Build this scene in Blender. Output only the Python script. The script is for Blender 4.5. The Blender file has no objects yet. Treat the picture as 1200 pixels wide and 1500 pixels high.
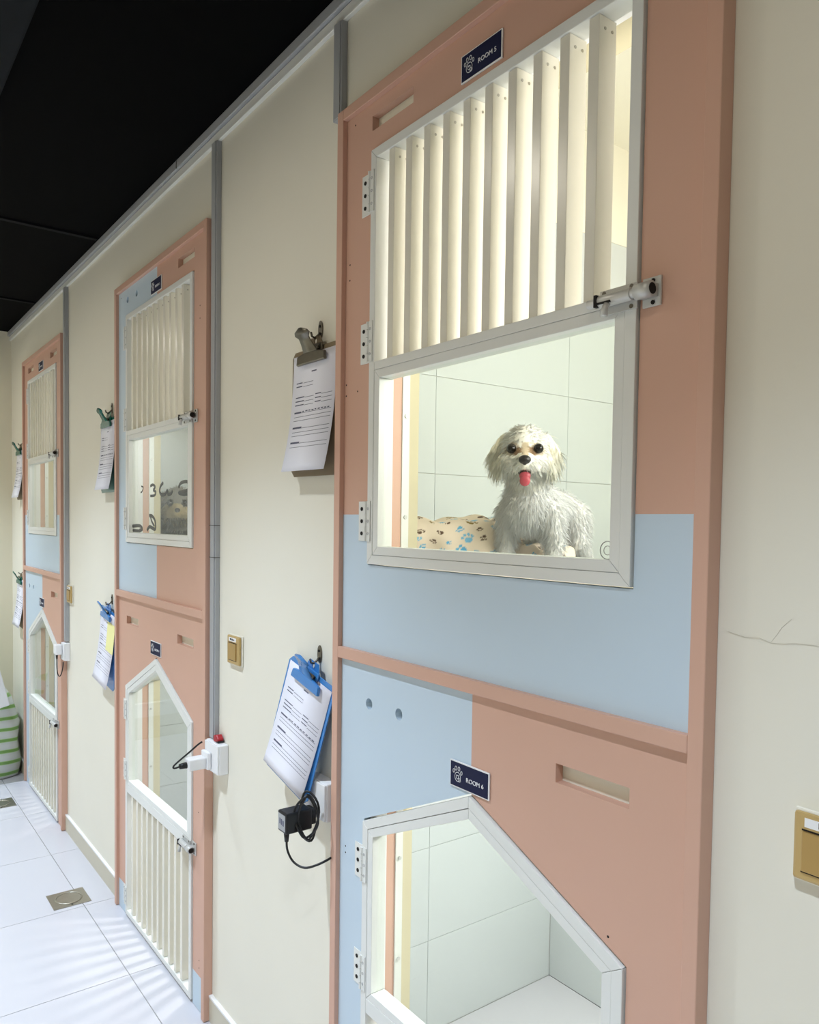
import bpy, bmesh, math, random
import numpy as np
from mathutils import Vector, Matrix
from mathutils.geometry import delaunay_2d_cdt
random.seed(7); rng = np.random.default_rng(7)
PI = math.pi
sc = bpy.context.scene
C = sc.collection

# ------------------------------------------------------------------ camera
cam_d = bpy.data.cameras.new('camera'); cam = bpy.data.objects.new('camera', cam_d); C.objects.link(cam)
YAW, PIT, ROLL, FPX = 0.6311782550311997, -0.03775536850028666, 0.012923235475509233, 1133.35
F = Vector((-math.cos(YAW)*math.cos(PIT), math.sin(YAW)*math.cos(PIT), math.sin(PIT)))
R0 = F.cross(Vector((0, 0, 1))).normalized(); U0 = R0.cross(F)
RV = math.cos(ROLL)*R0 + math.sin(ROLL)*U0; UV = -math.sin(ROLL)*R0 + math.cos(ROLL)*U0
m = Matrix((RV, UV, -F)).transposed().to_4x4(); m.translation = Vector((0, -0.985, 1.616))
cam.matrix_world = m
cam_d.sensor_fit = 'VERTICAL'; cam_d.sensor_height = 36; cam_d.lens = FPX/1500*36
cam_d.shift_x = 23.68/1500; cam_d.shift_y = 58.15/1500; cam_d.clip_start = 0.02
sc.camera = cam

# ------------------------------------------------------------------ world, exposure, light levels
w = bpy.data.worlds.new('world'); sc.world = w; w.use_nodes = True
w.node_tree.nodes['Background'].inputs[0].default_value = (0.9, 0.95, 1, 1)
w.node_tree.nodes['Background'].inputs[1].default_value = 0.02
sc.view_settings.view_transform = 'Standard'; sc.view_settings.look = 'None'
sc.view_settings.gamma = 1; sc.view_settings.use_curve_mapping = False
sc.view_settings.exposure = 0.0
LAMP_W = 190.0                       # corridor downlights
LAMP_X = (-5.2, -3.54, -1.88, -0.22)
LAMP_Y, CEIL = -0.98, 2.83
KEN_UP = (15.0, 4.8, 5.2)          # kennel ceiling lamps and added wall fill, upper rooms: near, middle, far
KEN_LO = (13.0, 9.0, 4.5)

# ------------------------------------------------------------------ materials
def lin(c):
    return tuple((v/255/12.92 if v/255 <= .04045 else ((v/255+.055)/1.055)**2.4) for v in c)
def mat(name, rgb, rough=.5, metal=0, noise=0, nscale=6, bump=0, bscale=60, spec=.5, coat=0):
    m = bpy.data.materials.new(name); m.use_nodes = True; nt = m.node_tree; b = nt.nodes['Principled BSDF']
    c = lin(rgb); b.inputs['Base Color'].default_value = (*c, 1); b.inputs['Roughness'].default_value = rough
    b.inputs['Metallic'].default_value = metal; b.inputs['Specular IOR Level'].default_value = spec
    b.inputs['Coat Weight'].default_value = coat
    tc = nt.nodes.new('ShaderNodeTexCoord')
    if noise:
        n = nt.nodes.new('ShaderNodeTexNoise'); n.inputs['Scale'].default_value = nscale; n.inputs['Detail'].default_value = 5
        nt.links.new(tc.outputs['Object'], n.inputs['Vector'])
        r = nt.nodes.new('ShaderNodeMapRange'); r.inputs['To Min'].default_value = 1-noise; r.inputs['To Max'].default_value = 1+noise
        nt.links.new(n.outputs['Fac'], r.inputs['Value'])
        v = nt.nodes.new('ShaderNodeVectorMath'); v.operation = 'SCALE'; v.inputs[0].default_value = c
        nt.links.new(r.outputs[0], v.inputs['Scale']); nt.links.new(v.outputs[0], b.inputs['Base Color'])
    if bump:
        n = nt.nodes.new('ShaderNodeTexNoise'); n.inputs['Scale'].default_value = bscale; n.inputs['Detail'].default_value = 4
        nt.links.new(tc.outputs['Object'], n.inputs['Vector'])
        bp = nt.nodes.new('ShaderNodeBump'); bp.inputs['Strength'].default_value = bump; bp.inputs['Distance'].default_value = .002
        nt.links.new(n.outputs['Fac'], bp.inputs['Height']); nt.links.new(bp.outputs[0], b.inputs['Normal'])
    return m
PINK, BLUE = (210, 168, 147), (197, 214, 227)
M = dict(
    wall=mat('cream paint', (234, 230, 215), .7, noise=.03, nscale=3, bump=.08, bscale=90),
    endwall=mat('cream end wall paint', (232, 226, 204), .75, noise=.03, nscale=3),
    oppwall=mat('warm beige paint', (232, 221, 198), .75, noise=.03, nscale=3),  # unseen wall, tinted warm to bounce warm light onto the upper front wall
    pink=mat('pink paint', PINK, .5, noise=.02, nscale=5, bump=.04, bscale=120),
    blue=mat('blue paint', BLUE, .5, noise=.02, nscale=5),
    white=mat('white powder coated aluminium', (228, 229, 224), .35),
    slat=mat('white slat paint', (232, 228, 213), .25, noise=.02, nscale=9),
    groove=mat('dark joint', (92, 92, 86), .8),
    ceil=mat('black ceiling paint', (2, 2, 3), 1, spec=.1),
    seam=mat('dark grey ceiling trim', (11, 12, 15), .9, spec=.2),
    vent=mat('charcoal ceiling vent', (20, 24, 28), .9, spec=.2, noise=.3, nscale=30),
    tile=mat('white glazed floor tile', (206, 205, 210), .22, noise=.01, nscale=4),
    grout=mat('grey grout', (150, 148, 138), .9),
    wtile=mat('white glazed wall tile', (203, 209, 210), .3, noise=.012, nscale=5),
    wgrout=mat('pale grout', (196, 196, 188), .9),
    kpaint=mat('cream kennel paint', (240, 236, 220), .8),
    base=mat('beige skirting tile', (205, 199, 180), .5, noise=.03, nscale=14),
    grey=mat('grey conduit plastic', (168, 170, 172), .45),
    wplastic=mat('white plastic', (238, 238, 238), .35),
    black=mat('black plastic', (16, 17, 20), .4),
    red=mat('red plastic', (170, 28, 40), .4),
    steel=mat('brushed steel', (176, 172, 160), .35, metal=1, noise=.08, nscale=40),
    chrome=mat('satin metal', (206, 206, 202), .35, metal=.25),
    dkmetal=mat('dark metal', (120, 116, 106), .35, metal=1, noise=.15, nscale=60),
    gold=mat('champagne gold plastic', (196, 168, 112), .35, metal=.35),
    dgold=mat('gold switch rocker', (182, 150, 92), .3, metal=.4),
    navy=mat('navy sign print', (9, 17, 58), .55, spec=.3),
    signw=mat('white sign edge', (240, 240, 240), .5),
    paper=mat('white paper', (240, 240, 250), .8),
    ink=mat('grey print ink', (96, 98, 118), .9),
    note=mat('yellow note paper', (244, 240, 170), .8),
    hard=mat('brown hardboard', (128, 112, 86), .6, noise=.12, nscale=30),
    bplast=mat('blue translucent plastic', (58, 128, 196), .2, coat=.3),
    gplast=mat('green plastic', (0, 96, 82), .25),
    hole=mat('dark screw hole', (26, 22, 18), .9),
    beige=mat('beige opening plaster', (206, 196, 164), .7),
    etch=mat('etched grey ring', (150, 152, 150), .7),
    marker=mat('black marker ink', (14, 18, 18), .35),
    lampw=mat('white lamp housing', (230, 230, 228), .5),
    eye=mat('glossy dark eye', (8, 5, 4), .12, spec=.35),
    nose=mat('black dog nose', (22, 20, 22), .32, bump=.3, bscale=400),
    tongue=mat('red tongue', (178, 70, 82), .4),
    mouth=mat('dark mouth', (40, 14, 16), .6),
    crack=mat('hairline crack', (214, 209, 193), .9),
)
def emis(name, rgb, s):
    m = bpy.data.materials.new(name); m.use_nodes = True; nt = m.node_tree
    b = nt.nodes['Principled BSDF']; b.inputs['Base Color'].default_value = (*rgb, 1)
    b.inputs['Emission Color'].default_value = (*rgb, 1); b.inputs['Emission Strength'].default_value = s
    return m
M['lamp'] = emis('downlight diffuser', (1, .93, .80), 225)
M['klamp'] = emis('kennel lamp diffuser', (1, .98, .93), 8)
def glass():
    m = bpy.data.materials.new('clear pane glass'); m.use_nodes = True; nt = m.node_tree; nt.nodes.clear()
    o = nt.nodes.new('ShaderNodeOutputMaterial'); mx = nt.nodes.new('ShaderNodeMixShader'); fr = nt.nodes.new('ShaderNodeFresnel')
    ge = nt.nodes.new('ShaderNodeNewGeometry'); mr = nt.nodes.new('ShaderNodeMapRange')   # the front face of the pane carries the reflection
    mr.inputs['To Min'].default_value = 1.45; mr.inputs['To Max'].default_value = 1.0
    nt.links.new(ge.outputs['Backfacing'], mr.inputs['Value']); nt.links.new(mr.outputs[0], fr.inputs['IOR'])
    t = nt.nodes.new('ShaderNodeBsdfTransparent'); t.inputs[0].default_value = (.96, .985, .97, 1)
    g = nt.nodes.new('ShaderNodeBsdfGlossy'); g.inputs['Roughness'].default_value = .01
    nt.links.new(fr.outputs[0], mx.inputs[0]); nt.links.new(t.outputs[0], mx.inputs[1]); nt.links.new(g.outputs[0], mx.inputs[2])
    nt.links.new(mx.outputs[0], o.inputs[0]); return m
M['glass'] = glass()
def attr_mat(name, rough=.9, transl=0):
    m = bpy.data.materials.new(name); m.use_nodes = True; nt = m.node_tree; b = nt.nodes['Principled BSDF']
    a = nt.nodes.new('ShaderNodeAttribute'); a.attribute_name = 'tint'
    nt.links.new(a.outputs['Color'], b.inputs['Base Color']); b.inputs['Roughness'].default_value = rough
    b.inputs['Specular IOR Level'].default_value = .15
    if transl:
        t = nt.nodes.new('ShaderNodeBsdfTranslucent'); nt.links.new(a.outputs['Color'], t.inputs[0])
        mx = nt.nodes.new('ShaderNodeMixShader'); mx.inputs[0].default_value = transl
        nt.links.new(b.outputs[0], mx.inputs[1]); nt.links.new(t.outputs[0], mx.inputs[2])
        nt.links.new(mx.outputs[0], nt.nodes['Material Output'].inputs[0])
    return m
M['fur'] = attr_mat('dog coat fur', .9, .22); M['skin'] = attr_mat('dog skin'); M['fleece'] = attr_mat('printed fleece', 1)
def twotone(name, axis, at, lo, hi, at2=None, low2=None):
    """painted panel: colour lo below the threshold along the axis of the panel, hi above it; below at2 (z) low2"""
    m = bpy.data.materials.new(name); m.use_nodes = True; nt = m.node_tree; b = nt.nodes['Principled BSDF']
    b.inputs['Roughness'].default_value = .5
    tc = nt.nodes.new('ShaderNodeTexCoord'); sp = nt.nodes.new('ShaderNodeSeparateXYZ'); nt.links.new(tc.outputs['Object'], sp.inputs[0])
    def gate(ax, v):
        g = nt.nodes.new('ShaderNodeMath'); g.operation = 'GREATER_THAN'; g.inputs[1].default_value = v
        nt.links.new(sp.outputs[ax], g.inputs[0]); return g.outputs[0]
    mx = nt.nodes.new('ShaderNodeMix'); mx.data_type = 'RGBA'
    nt.links.new(gate(axis, at), mx.inputs['Factor']); mx.inputs['A'].default_value = (*lin(lo), 1); mx.inputs['B'].default_value = (*lin(hi), 1)
    out = mx.outputs['Result']
    if at2 is not None:
        m2 = nt.nodes.new('ShaderNodeMix'); m2.data_type = 'RGBA'
        nt.links.new(gate(2, at2), m2.inputs['Factor']); m2.inputs['A'].default_value = (*lin(low2), 1); nt.links.new(out, m2.inputs['B']); out = m2.outputs['Result']
    n = nt.nodes.new('ShaderNodeTexNoise'); n.inputs['Scale'].default_value = 4; n.inputs['Detail'].default_value = 5
    nt.links.new(tc.outputs['Object'], n.inputs['Vector'])
    r = nt.nodes.new('ShaderNodeMapRange'); r.inputs['To Min'].default_value = .97; r.inputs['To Max'].default_value = 1.03
    nt.links.new(n.outputs['Fac'], r.inputs['Value'])
    v = nt.nodes.new('ShaderNodeVectorMath'); v.operation = 'SCALE'; nt.links.new(out, v.inputs[0]); nt.links.new(r.outputs[0], v.inputs['Scale'])
    nt.links.new(v.outputs[0], b.inputs['Base Color'])
    return m
M['p_low_blue'] = twotone('pink panel with blue foot', 2, 1.633, BLUE, PINK)
M['p_left_blue'] = twotone('panel half blue half pink', 0, 0.0, BLUE, PINK)
M['p_pink_foot'] = twotone('pink panel with blue corner feet', 2, .118, BLUE, PINK)
def sackmat():
    m = bpy.data.materials.new('green striped film'); m.use_nodes = True; nt = m.node_tree; b = nt.nodes['Principled BSDF']
    b.inputs['Roughness'].default_value = .28; b.inputs['Coat Weight'].default_value = .4
    tc = nt.nodes.new('ShaderNodeTexCoord'); wv = nt.nodes.new('ShaderNodeTexWave'); wv.bands_direction = 'Z'
    wv.inputs['Scale'].default_value = 4.6; wv.inputs['Distortion'].default_value = .9; wv.inputs['Detail'].default_value = 1
    nt.links.new(tc.outputs['Object'], wv.inputs['Vector'])
    cr = nt.nodes.new('ShaderNodeValToRGB'); e = cr.color_ramp.elements
    e[0].position = .0; e[0].color = (*lin((206, 210, 206)), 1); e[1].position = .74; e[1].color = (*lin((200, 206, 200)), 1)
    for pos, c in ((.78, (142, 188, 100)), (.86, (176, 204, 142)), (.90, (108, 154, 72)), (1, (118, 164, 80))):
        k = cr.color_ramp.elements.new(pos); k.color = (*lin(c), 1)
    nt.links.new(wv.outputs['Fac'], cr.inputs[0]); nt.links.new(cr.outputs[0], b.inputs['Base Color'])
    return m
M['sack'] = sackmat()
M['green'] = mat('bright green print', (96, 178, 48), .4)
M['yellow'] = mat('pale yellow tie', (222, 210, 120), .6)

# ------------------------------------------------------------------ mesh helpers
class MB:
    def __init__(s): s.v = []; s.f = []
    def add(s, vs, fs):
        o = len(s.v); s.v += [tuple(v) for v in vs]; s.f += [tuple(i+o for i in f) for f in fs]; return s
    def box(s, x0, x1, y0, y1, z0, z1):
        x0, x1 = min(x0, x1), max(x0, x1); y0, y1 = min(y0, y1), max(y0, y1); z0, z1 = min(z0, z1), max(z0, z1)
        return s.add([(x0, y0, z0), (x1, y0, z0), (x1, y1, z0), (x0, y1, z0), (x0, y0, z1), (x1, y0, z1), (x1, y1, z1), (x0, y1, z1)],
                     [(0, 3, 2, 1), (4, 5, 6, 7), (0, 1, 5, 4), (1, 2, 6, 5), (2, 3, 7, 6), (3, 0, 4, 7)])
    def prism(s, poly, y0, y1):
        """polygon in x,z (counter clockwise seen from -y) extruded from y0 (front) to y1"""
        n = len(poly)
        return s.add([(x, y0, z) for x, z in poly]+[(x, y1, z) for x, z in poly],
                     [tuple(range(n)), tuple(reversed(range(n, 2*n)))]+[((i+1) % n, i, n+i, n+(i+1) % n) for i in range(n)])
    def tube(s, pts, r, n=8, caps=True):
        pts = [Vector(p) for p in pts]; k = len(pts); rs = r if isinstance(r, (list, tuple)) else [r]*k
        o = len(s.v); up = None
        for i, p in enumerate(pts):
            t = (pts[min(i+1, k-1)]-pts[max(i-1, 0)]).normalized()
            if up is None: up = t.orthogonal().normalized()
            up = (up-t*up.dot(t)).normalized(); sd = t.cross(up)
            for j in range(n):
                a = 2*PI*j/n; s.v.append(tuple(p+rs[i]*(math.cos(a)*up+math.sin(a)*sd)))
        for i in range(k-1):
            for j in range(n):
                s.f.append((o+i*n+j, o+i*n+(j+1) % n, o+(i+1)*n+(j+1) % n, o+(i+1)*n+j))
        if caps: s.f.append(tuple(o+j for j in reversed(range(n)))); s.f.append(tuple(o+(k-1)*n+j for j in range(n)))
        return s
    def ball(s, c, r, n=12, mtx=None):
        rx, ry, rz = (r, r, r) if not isinstance(r, (list, tuple)) else r
        o = len(s.v); h = n//2; c = Vector(c)
        def P(a, b):
            q = Vector((rx*math.sin(b)*math.cos(a), ry*math.sin(b)*math.sin(a), rz*math.cos(b)))
            return tuple(c+(mtx @ q if mtx else q))
        s.v.append(P(0, 0))
        for i in range(1, h):
            for j in range(n): s.v.append(P(2*PI*j/n, PI*i/h))
        s.v.append(P(0, PI)); e = len(s.v)-1
        for j in range(n):
            s.f.append((o, o+1+j, o+1+(j+1) % n)); s.f.append((e, e-n+(j+1) % n, e-n+j))
        for i in range(h-2):
            for j in range(n):
                a = o+1+i*n; s.f.append((a+j, a+n+j, a+n+(j+1) % n, a+(j+1) % n))
        return s
    def ring(s, c, r, tr, plane='xz', n=24, m_=6, sx=1, sz=1):
        pts = []
        for i in range(n+1):
            a = 2*PI*i/n; u, v = r*sx*math.cos(a), r*sz*math.sin(a)
            pts.append((c[0]+u, c[1], c[2]+v) if plane == 'xz' else (c[0]+u, c[1]+v, c[2]))
        return s.tube(pts, tr, m_, caps=False)
    def mesh(s, name):
        me = bpy.data.meshes.new(name); me.from_pydata(s.v, [], s.f); me.update(); return me
def smooth(pts, n=5):
    V = [Vector(q) for q in pts]; P = []
    for i in range(len(V)-1):
        a, b, c, d = V[max(i-1, 0)], V[i], V[i+1], V[min(i+2, len(V)-1)]
        for q in range(n):
            u = q/n; P.append(.5*((2*b)+(c-a)*u+(2*a-5*b+4*c-d)*u*u+(3*b-a-3*c+d)*u**3))
    return P+[V[-1]]
def poly_plate(outer, holes, y0, y1):
    """x,z outline with holes, extruded in y"""
    vs = []; es = []
    loops = [outer]+holes
    for L in loops:
        o = len(vs); n = len(L); vs += [Vector(p) for p in L]; es += [(o+i, o+(i+1) % n) for i in range(n)]
    cv, ce, cf, ov, oe, of = delaunay_2d_cdt(vs, es, [], 1, 1e-6)
    def inside(p, L):
        k = False
        for i in range(len(L)):
            a, b = L[i], L[i-1]
            if (a[1] > p[1]) != (b[1] > p[1]) and p[0] < (b[0]-a[0])*(p[1]-a[1])/(b[1]-a[1])+a[0]: k = not k
        return k
    mb = MB(); n = len(cv); mb.v = [(p.x, y0, p.y) for p in cv]+[(p.x, y1, p.y) for p in cv]
    cnt = {}
    for f in cf:
        c = sum((cv[i] for i in f), Vector((0, 0)))/len(f)
        if not inside(c, outer) or any(inside(c, h) for h in holes): continue
        a = sum(cv[f[i-1]].x*cv[f[i]].y-cv[f[i]].x*cv[f[i-1]].y for i in range(len(f)))
        f = list(f) if a > 0 else list(reversed(f))
        mb.f.append(tuple(f)); mb.f.append(tuple(n+i for i in reversed(f)))
        for i in range(len(f)):
            e = (f[i-1], f[i]); cnt[e] = cnt.get(e, 0)+1
    for (a, b) in cnt:
        if (b, a) not in cnt: mb.f.append((b, a, a+n, b+n))
    return mb
def circ(x, z, r, n=20): return [(x+r*math.cos(2*PI*i/n), z+r*math.sin(2*PI*i/n)) for i in range(n)]
def rect(x0, x1, z0, z1): return [(x0, z0), (x1, z0), (x1, z1), (x0, z1)]
def obj(name, mb, mt, parent=None, smooth=False, bevel=0, loc=None, kind=None):
    me = mb if isinstance(mb, bpy.types.Mesh) else mb.mesh(name)
    if mt and not me.materials: me.materials.append(M[mt] if isinstance(mt, str) else mt)
    if smooth:
        me.polygons.foreach_set('use_smooth', [True]*len(me.polygons))
    o = bpy.data.objects.new(name, me); C.objects.link(o)
    if parent: o.parent = parent
    if loc: o.location = loc
    if bevel:
        b = o.modifiers.new('bevel', 'BEVEL'); b.width = bevel; b.segments = 2; b.limit_method = 'ANGLE'; b.angle_limit = math.radians(40)
    if kind: o['kind'] = kind
    return o
def tag(o, label, cat, group=None):
    o['label'] = label; o['category'] = cat
    if group: o['group'] = group
    return o
def thing(name, label, cat, loc=(0, 0, 0), group=None, rot=(0, 0, 0)):
    o = bpy.data.objects.new(name, None); C.objects.link(o); o.location = loc; o.rotation_euler = rot
    o.empty_display_size = .05
    return tag(o, label, cat, group)
def struct(name, mb, mt, parent=None, **k):
    o = obj(name, mb, mt, parent, **k)
    if not parent: o['kind'] = 'structure'
    return o
MC = {}
def cached(key, fn):
    if key not in MC: MC[key] = fn().mesh(key if isinstance(key, str) else key[0])
    return MC[key]
DG = lambda: bpy.context.evaluated_depsgraph_get()
def text_mesh(txt, size, depth=.0006):
    cu = bpy.data.curves.new('t', 'FONT'); cu.body = txt; cu.size = size; cu.extrude = depth; cu.align_x = 'LEFT'
    o = bpy.data.objects.new('t', cu); C.objects.link(o); bpy.context.view_layer.update()
    me = bpy.data.meshes.new_from_object(o.evaluated_get(DG())); bpy.data.objects.remove(o)
    me.transform(Matrix.Rotation(PI/2, 4, 'X')); return me

# ------------------------------------------------------------------ layout constants
UX = (-1.067, -2.785, -4.655)          # centres of the three kennel fronts: near, middle, far
HW = .478; TOP = 2.55
XE, XB, YO = -5.63, 2.2, -1.75         # end wall, wall behind, opposite wall
WT = .12
def house(hw, z0, zs, zp): return [(-hw, z0), (hw, z0), (hw, zs), (0, zp), (-hw, zs)]

# ------------------------------------------------------------------ corridor shell
holes = []
for cx in UX:
    holes.append([(cx+x, z) for x, z in rect(-.353, .353, 1.519, 2.426)])
    holes.append([(cx+x, z) for x, z in house(.357, .004, .950, 1.111)])
struct('wall_front', poly_plate(rect(XE, XB, 0, 2.80), holes, 0, WT), 'wall')
struct('wall_end', MB().box(XE-.1, XE, YO, WT, 0, 3.0), 'endwall')
struct('wall_opposite', MB().box(XE, XB, YO-.1, YO, 0, 3.0), 'oppwall')
struct('wall_behind', MB().box(XB, XB+.1, YO, 0, 0, 3.0), 'wall')
ceil = struct('ceiling', MB().box(XE-.1, XB+.1, YO-.1, WT, CEIL, CEIL+.08), 'ceil')
for x in (-4.77, -3.515, -1.2): obj('seam_strip', MB().box(x-.012, x+.012, YO, -.03, CEIL-.008, CEIL), 'seam', ceil)
struct('trim_1', MB().box(XE, XB, -.012, .0, 2.772, 2.798), 'white', bevel=.002)
t2 = struct('trim_2', MB().box(XE, XB, -.022, .0, 2.80, 2.828), 'grey', bevel=.002)
obj('joint', MB().box(-2.588, -2.584, -.0235, -.02, 2.80, 2.828), 'groove', t2)
fl = struct('floor', MB().box(XE, XB, YO, 0, -.05, -.004), 'grout')
xs = [XE]+[x for x in (-2.712+.6*k for k in range(-5, 9)) if XE < x < XB]+[XB]
ys = [YO, -1.339, -.739, -.139, 0]
for i in range(len(xs)-1):
    for j in range(len(ys)-1):
        a, b, c, d = xs[i], xs[i+1], ys[j], ys[j+1]
        me = cached(('tile', round(b-a, 3), round(d-c, 3)), lambda: MB().box(-(b-a)/2+.0013, (b-a)/2-.0013, -(d-c)/2+.0013, (d-c)/2-.0013, -.008, 0))
        obj('tile', me, 'tile', fl, loc=((a+b)/2, (c+d)/2, 0), bevel=.0008)
edges = [XE]
for cx in sorted(UX): edges += [cx-HW, cx+HW]
edges.append(XB)
for k in range(0, len(edges), 2):
    a, b = edges[k], edges[k+1]
    bb = struct(('baseboard_a', 'baseboard_b', 'baseboard_c', 'baseboard_d')[k//2], MB().box(a, b, -.011, 0, 0, .08), 'base')
    obj('top_edge', MB().box(a, b, -.0125, 0, .08, .086), 'wplastic', bb)
be = struct('baseboard_end', MB().box(XE, XE+.011, YO, 0, 0, .17), 'base')
struct('trim_3', MB().box(XE, XE+.05, YO, -.62, .17, .27), 'wplastic', bevel=.004)
# hairline crack in the plaster right of the near front
pts = [(-.575, -.0004, 1.474), (-.55, -.0004, 1.469), (-.532, -.0004, 1.471), (-.515, -.0004, 1.466), (-.50, -.0004, 1.467), (-.485, -.0004, 1.470), (-.465, -.0004, 1.4705), (-.43, -.0004, 1.468)]
obj('hairline_crack', MB().tube(pts, .0004, 4), 'crack', bpy.data.objects['wall_front'])
obj('hairline_crack', MB().tube([(-.515, -.0004, 1.468), (-.508, -.0004, 1.478), (-.502, -.0004, 1.488), (-.49, -.0004, 1.50)], .0003, 4), 'crack', bpy.data.objects['wall_front'])

# ------------------------------------------------------------------ kennel rooms behind the front wall
def tiles_on_x(parent, x, ys, zs):            # tiles on a wall facing +x
    for i in range(len(ys)-1):
        for j in range(len(zs)-1):
            dy, dz = ys[i+1]-ys[i], zs[j+1]-zs[j]
            me = cached(('wtx', round(dy, 3), round(dz, 3)), lambda: MB().box(0, .003, -dy/2+.0007, dy/2-.0007, -dz/2+.0007, dz/2-.0007))
            obj('tile', me, 'wtile', parent, loc=(x, (ys[i]+ys[i+1])/2, (zs[j]+zs[j+1])/2), bevel=.0008)
def tiles_on_y(parent, y, xs, zs):            # tiles on a wall facing -y
    for i in range(len(xs)-1):
        for j in range(len(zs)-1):
            dx, dz = xs[i+1]-xs[i], zs[j+1]-zs[j]
            me = cached(('wty', round(dx, 3), round(dz, 3)), lambda: MB().box(-dx/2+.0007, dx/2-.0007, -.003, 0, -dz/2+.0007, dz/2-.0007))
            obj('tile', me, 'wtile', parent, loc=((xs[i]+xs[i+1])/2, y, (zs[j]+zs[j+1])/2), bevel=.0008)
def tiles_on_z(parent, z, xs, ys):
    for i in range(len(xs)-1):
        for j in range(len(ys)-1):
            dx, dy = xs[i+1]-xs[i], ys[j+1]-ys[j]
            me = cached(('wtz', round(dx, 3), round(dy, 3)), lambda: MB().box(-dx/2+.0007, dx/2-.0007, -dy/2+.0007, dy/2-.0007, -.003, 0))
            obj('tile', me, 'tile', parent, loc=((xs[i]+xs[i+1])/2, (ys[j]+ys[j+1])/2, z), bevel=.0008)
XL = (-1.857, -3.715, -5.56); XR = (-.28, -2.0, -3.86)
UF, LC, YBU, YBL, UC = 1.48, 1.28, 1.73, 1.087, 3.0
nm = ('near', 'middle', 'far')
for k in range(3):
    xl, xr = XL[k], XR[k]
    wl = struct('wall_kennel_%s_left' % nm[k], MB().box(xl-.07, xl, WT, YBU+.1, -.01, UC), 'wgrout')
    tiles_on_x(wl, xl, [WT, .525, 1.125, YBU], [UF, 1.767, 2.065, 2.365, 2.65])
    tiles_on_x(wl, xl, [WT, .525, YBL], [0, .3, .6, .9, 1.2, LC])
    obj('paint', MB().box(xl, xl+.003, WT, YBU, 2.65, UC), 'kpaint', wl)
    struct('wall_kennel_%s_right' % nm[k], MB().box(xr, xr+.07, WT, YBU+.1, -.01, UC), 'kpaint')
    struct('wall_kennel_%s_back_upper' % nm[k], MB().box(xl, xr, YBU, YBU+.1, UF, UC), 'kpaint')
    wb = struct('wall_kennel_%s_back_lower' % nm[k], MB().box(xl, xr, YBL+.003, YBL+.1, 0, LC), 'wgrout')
    xx = [xl+.003]+[x for x in (xl+.6, xl+1.2) if x < xr]+[xr]
    tiles_on_y(wb, YBL+.003, xx, [0, .3, .6, .9, 1.2, LC])
    struct('floor_kennel_%s_upper' % nm[k], MB().box(xl, xr, WT, YBU, LC, UF), 'wtile')
    lf = struct('floor_kennel_%s_lower' % nm[k], MB().box(xl, xr, 0, YBL, -.05, -.003), 'wgrout')
    tiles_on_z(lf, 0, xx, [.0, .48, YBL])
    struct('ceiling_kennel_%s' % nm[k], MB().box(xl-.07, xr+.07, WT, YBU+.1, UC, UC+.05), 'kpaint')
    struct('wall_kennel_%s_lintel' % nm[k], MB().box(xl, xr, 0, WT, 2.80, UC+.05), 'kpaint')
    cx = UX[k]
    # upper room: one batten lamp under the ceiling at the back, one added on the right hand wall as fill; lower room: one under the ceiling
    for lvl, pos, rot, pw, lx, ly in (('added as fill on the right wall of the upper', (xr, .47, 2.0), (0, PI/2, 0), KEN_UP[k]*.70, .10, .6),
                                      ('under the ceiling of the upper', (xr-.28, 1.22, UC), (0, 0, 0), KEN_UP[k]*.53, .10, .6),
                                      ('under the ceiling of the lower', (cx, .60, LC), (0, 0, 0), KEN_LO[k], .07, .4)):
        t = thing('kennel_lamp', 'white batten lamp %s %s kennel' % (lvl, nm[k]), 'lamp', pos, 'kennel lamps', rot=rot)
        obj('housing', MB().box(-.05, .05, -ly/2-.02, ly/2+.02, -.03, -.0005), 'lampw', t, bevel=.004)
        obj('diffuser', MB().box(-.042, .042, -ly/2-.01, ly/2+.01, -.04, -.03), 'klamp', t, bevel=.004)
        ld = bpy.data.lights.new('kennel_lamp_light', 'AREA'); ld.shape = 'RECTANGLE'; ld.size = lx; ld.size_y = ly
        ld.energy = pw; ld.color = (1, .985, .95)
        lo = bpy.data.objects.new('kennel_lamp_light', ld); C.objects.link(lo); lo.parent = t; lo.location = (0, 0, -.045)

# ------------------------------------------------------------------ corridor downlights
for i, x in enumerate(LAMP_X):
    lab = ('recessed downlight in black ceiling nearest the end wall', 'recessed downlight in black ceiling beside the middle kennel front',
           'recessed downlight in black ceiling left of the near kennel front', 'recessed downlight in black ceiling above the viewer')[i]
    t = thing('downlight', lab, 'lamp', (x, LAMP_Y, CEIL-(.0205 if i == 2 else 0)), 'corridor downlights')
    obj('bezel', MB().ring((0, 0, -.004), .05, .005, 'xy', 28, 8), 'seam', t, True)
    obj('diffuser', MB().tube([(0, 0, -.003), (0, 0, -.0005)], .045, 24), 'lamp', t)
    ld = bpy.data.lights.new('downlight_light', 'SPOT'); ld.energy = LAMP_W*(.85 if i == 3 else 1); ld.spot_size = math.radians(97); ld.spot_blend = 1.0
    ld.shadow_soft_size = .035; ld.color = (.72, .86, 1.05)
    lo = bpy.data.objects.new('downlight_light', ld); C.objects.link(lo); lo.parent = t; lo.location = (0, 0, -.05)

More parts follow.
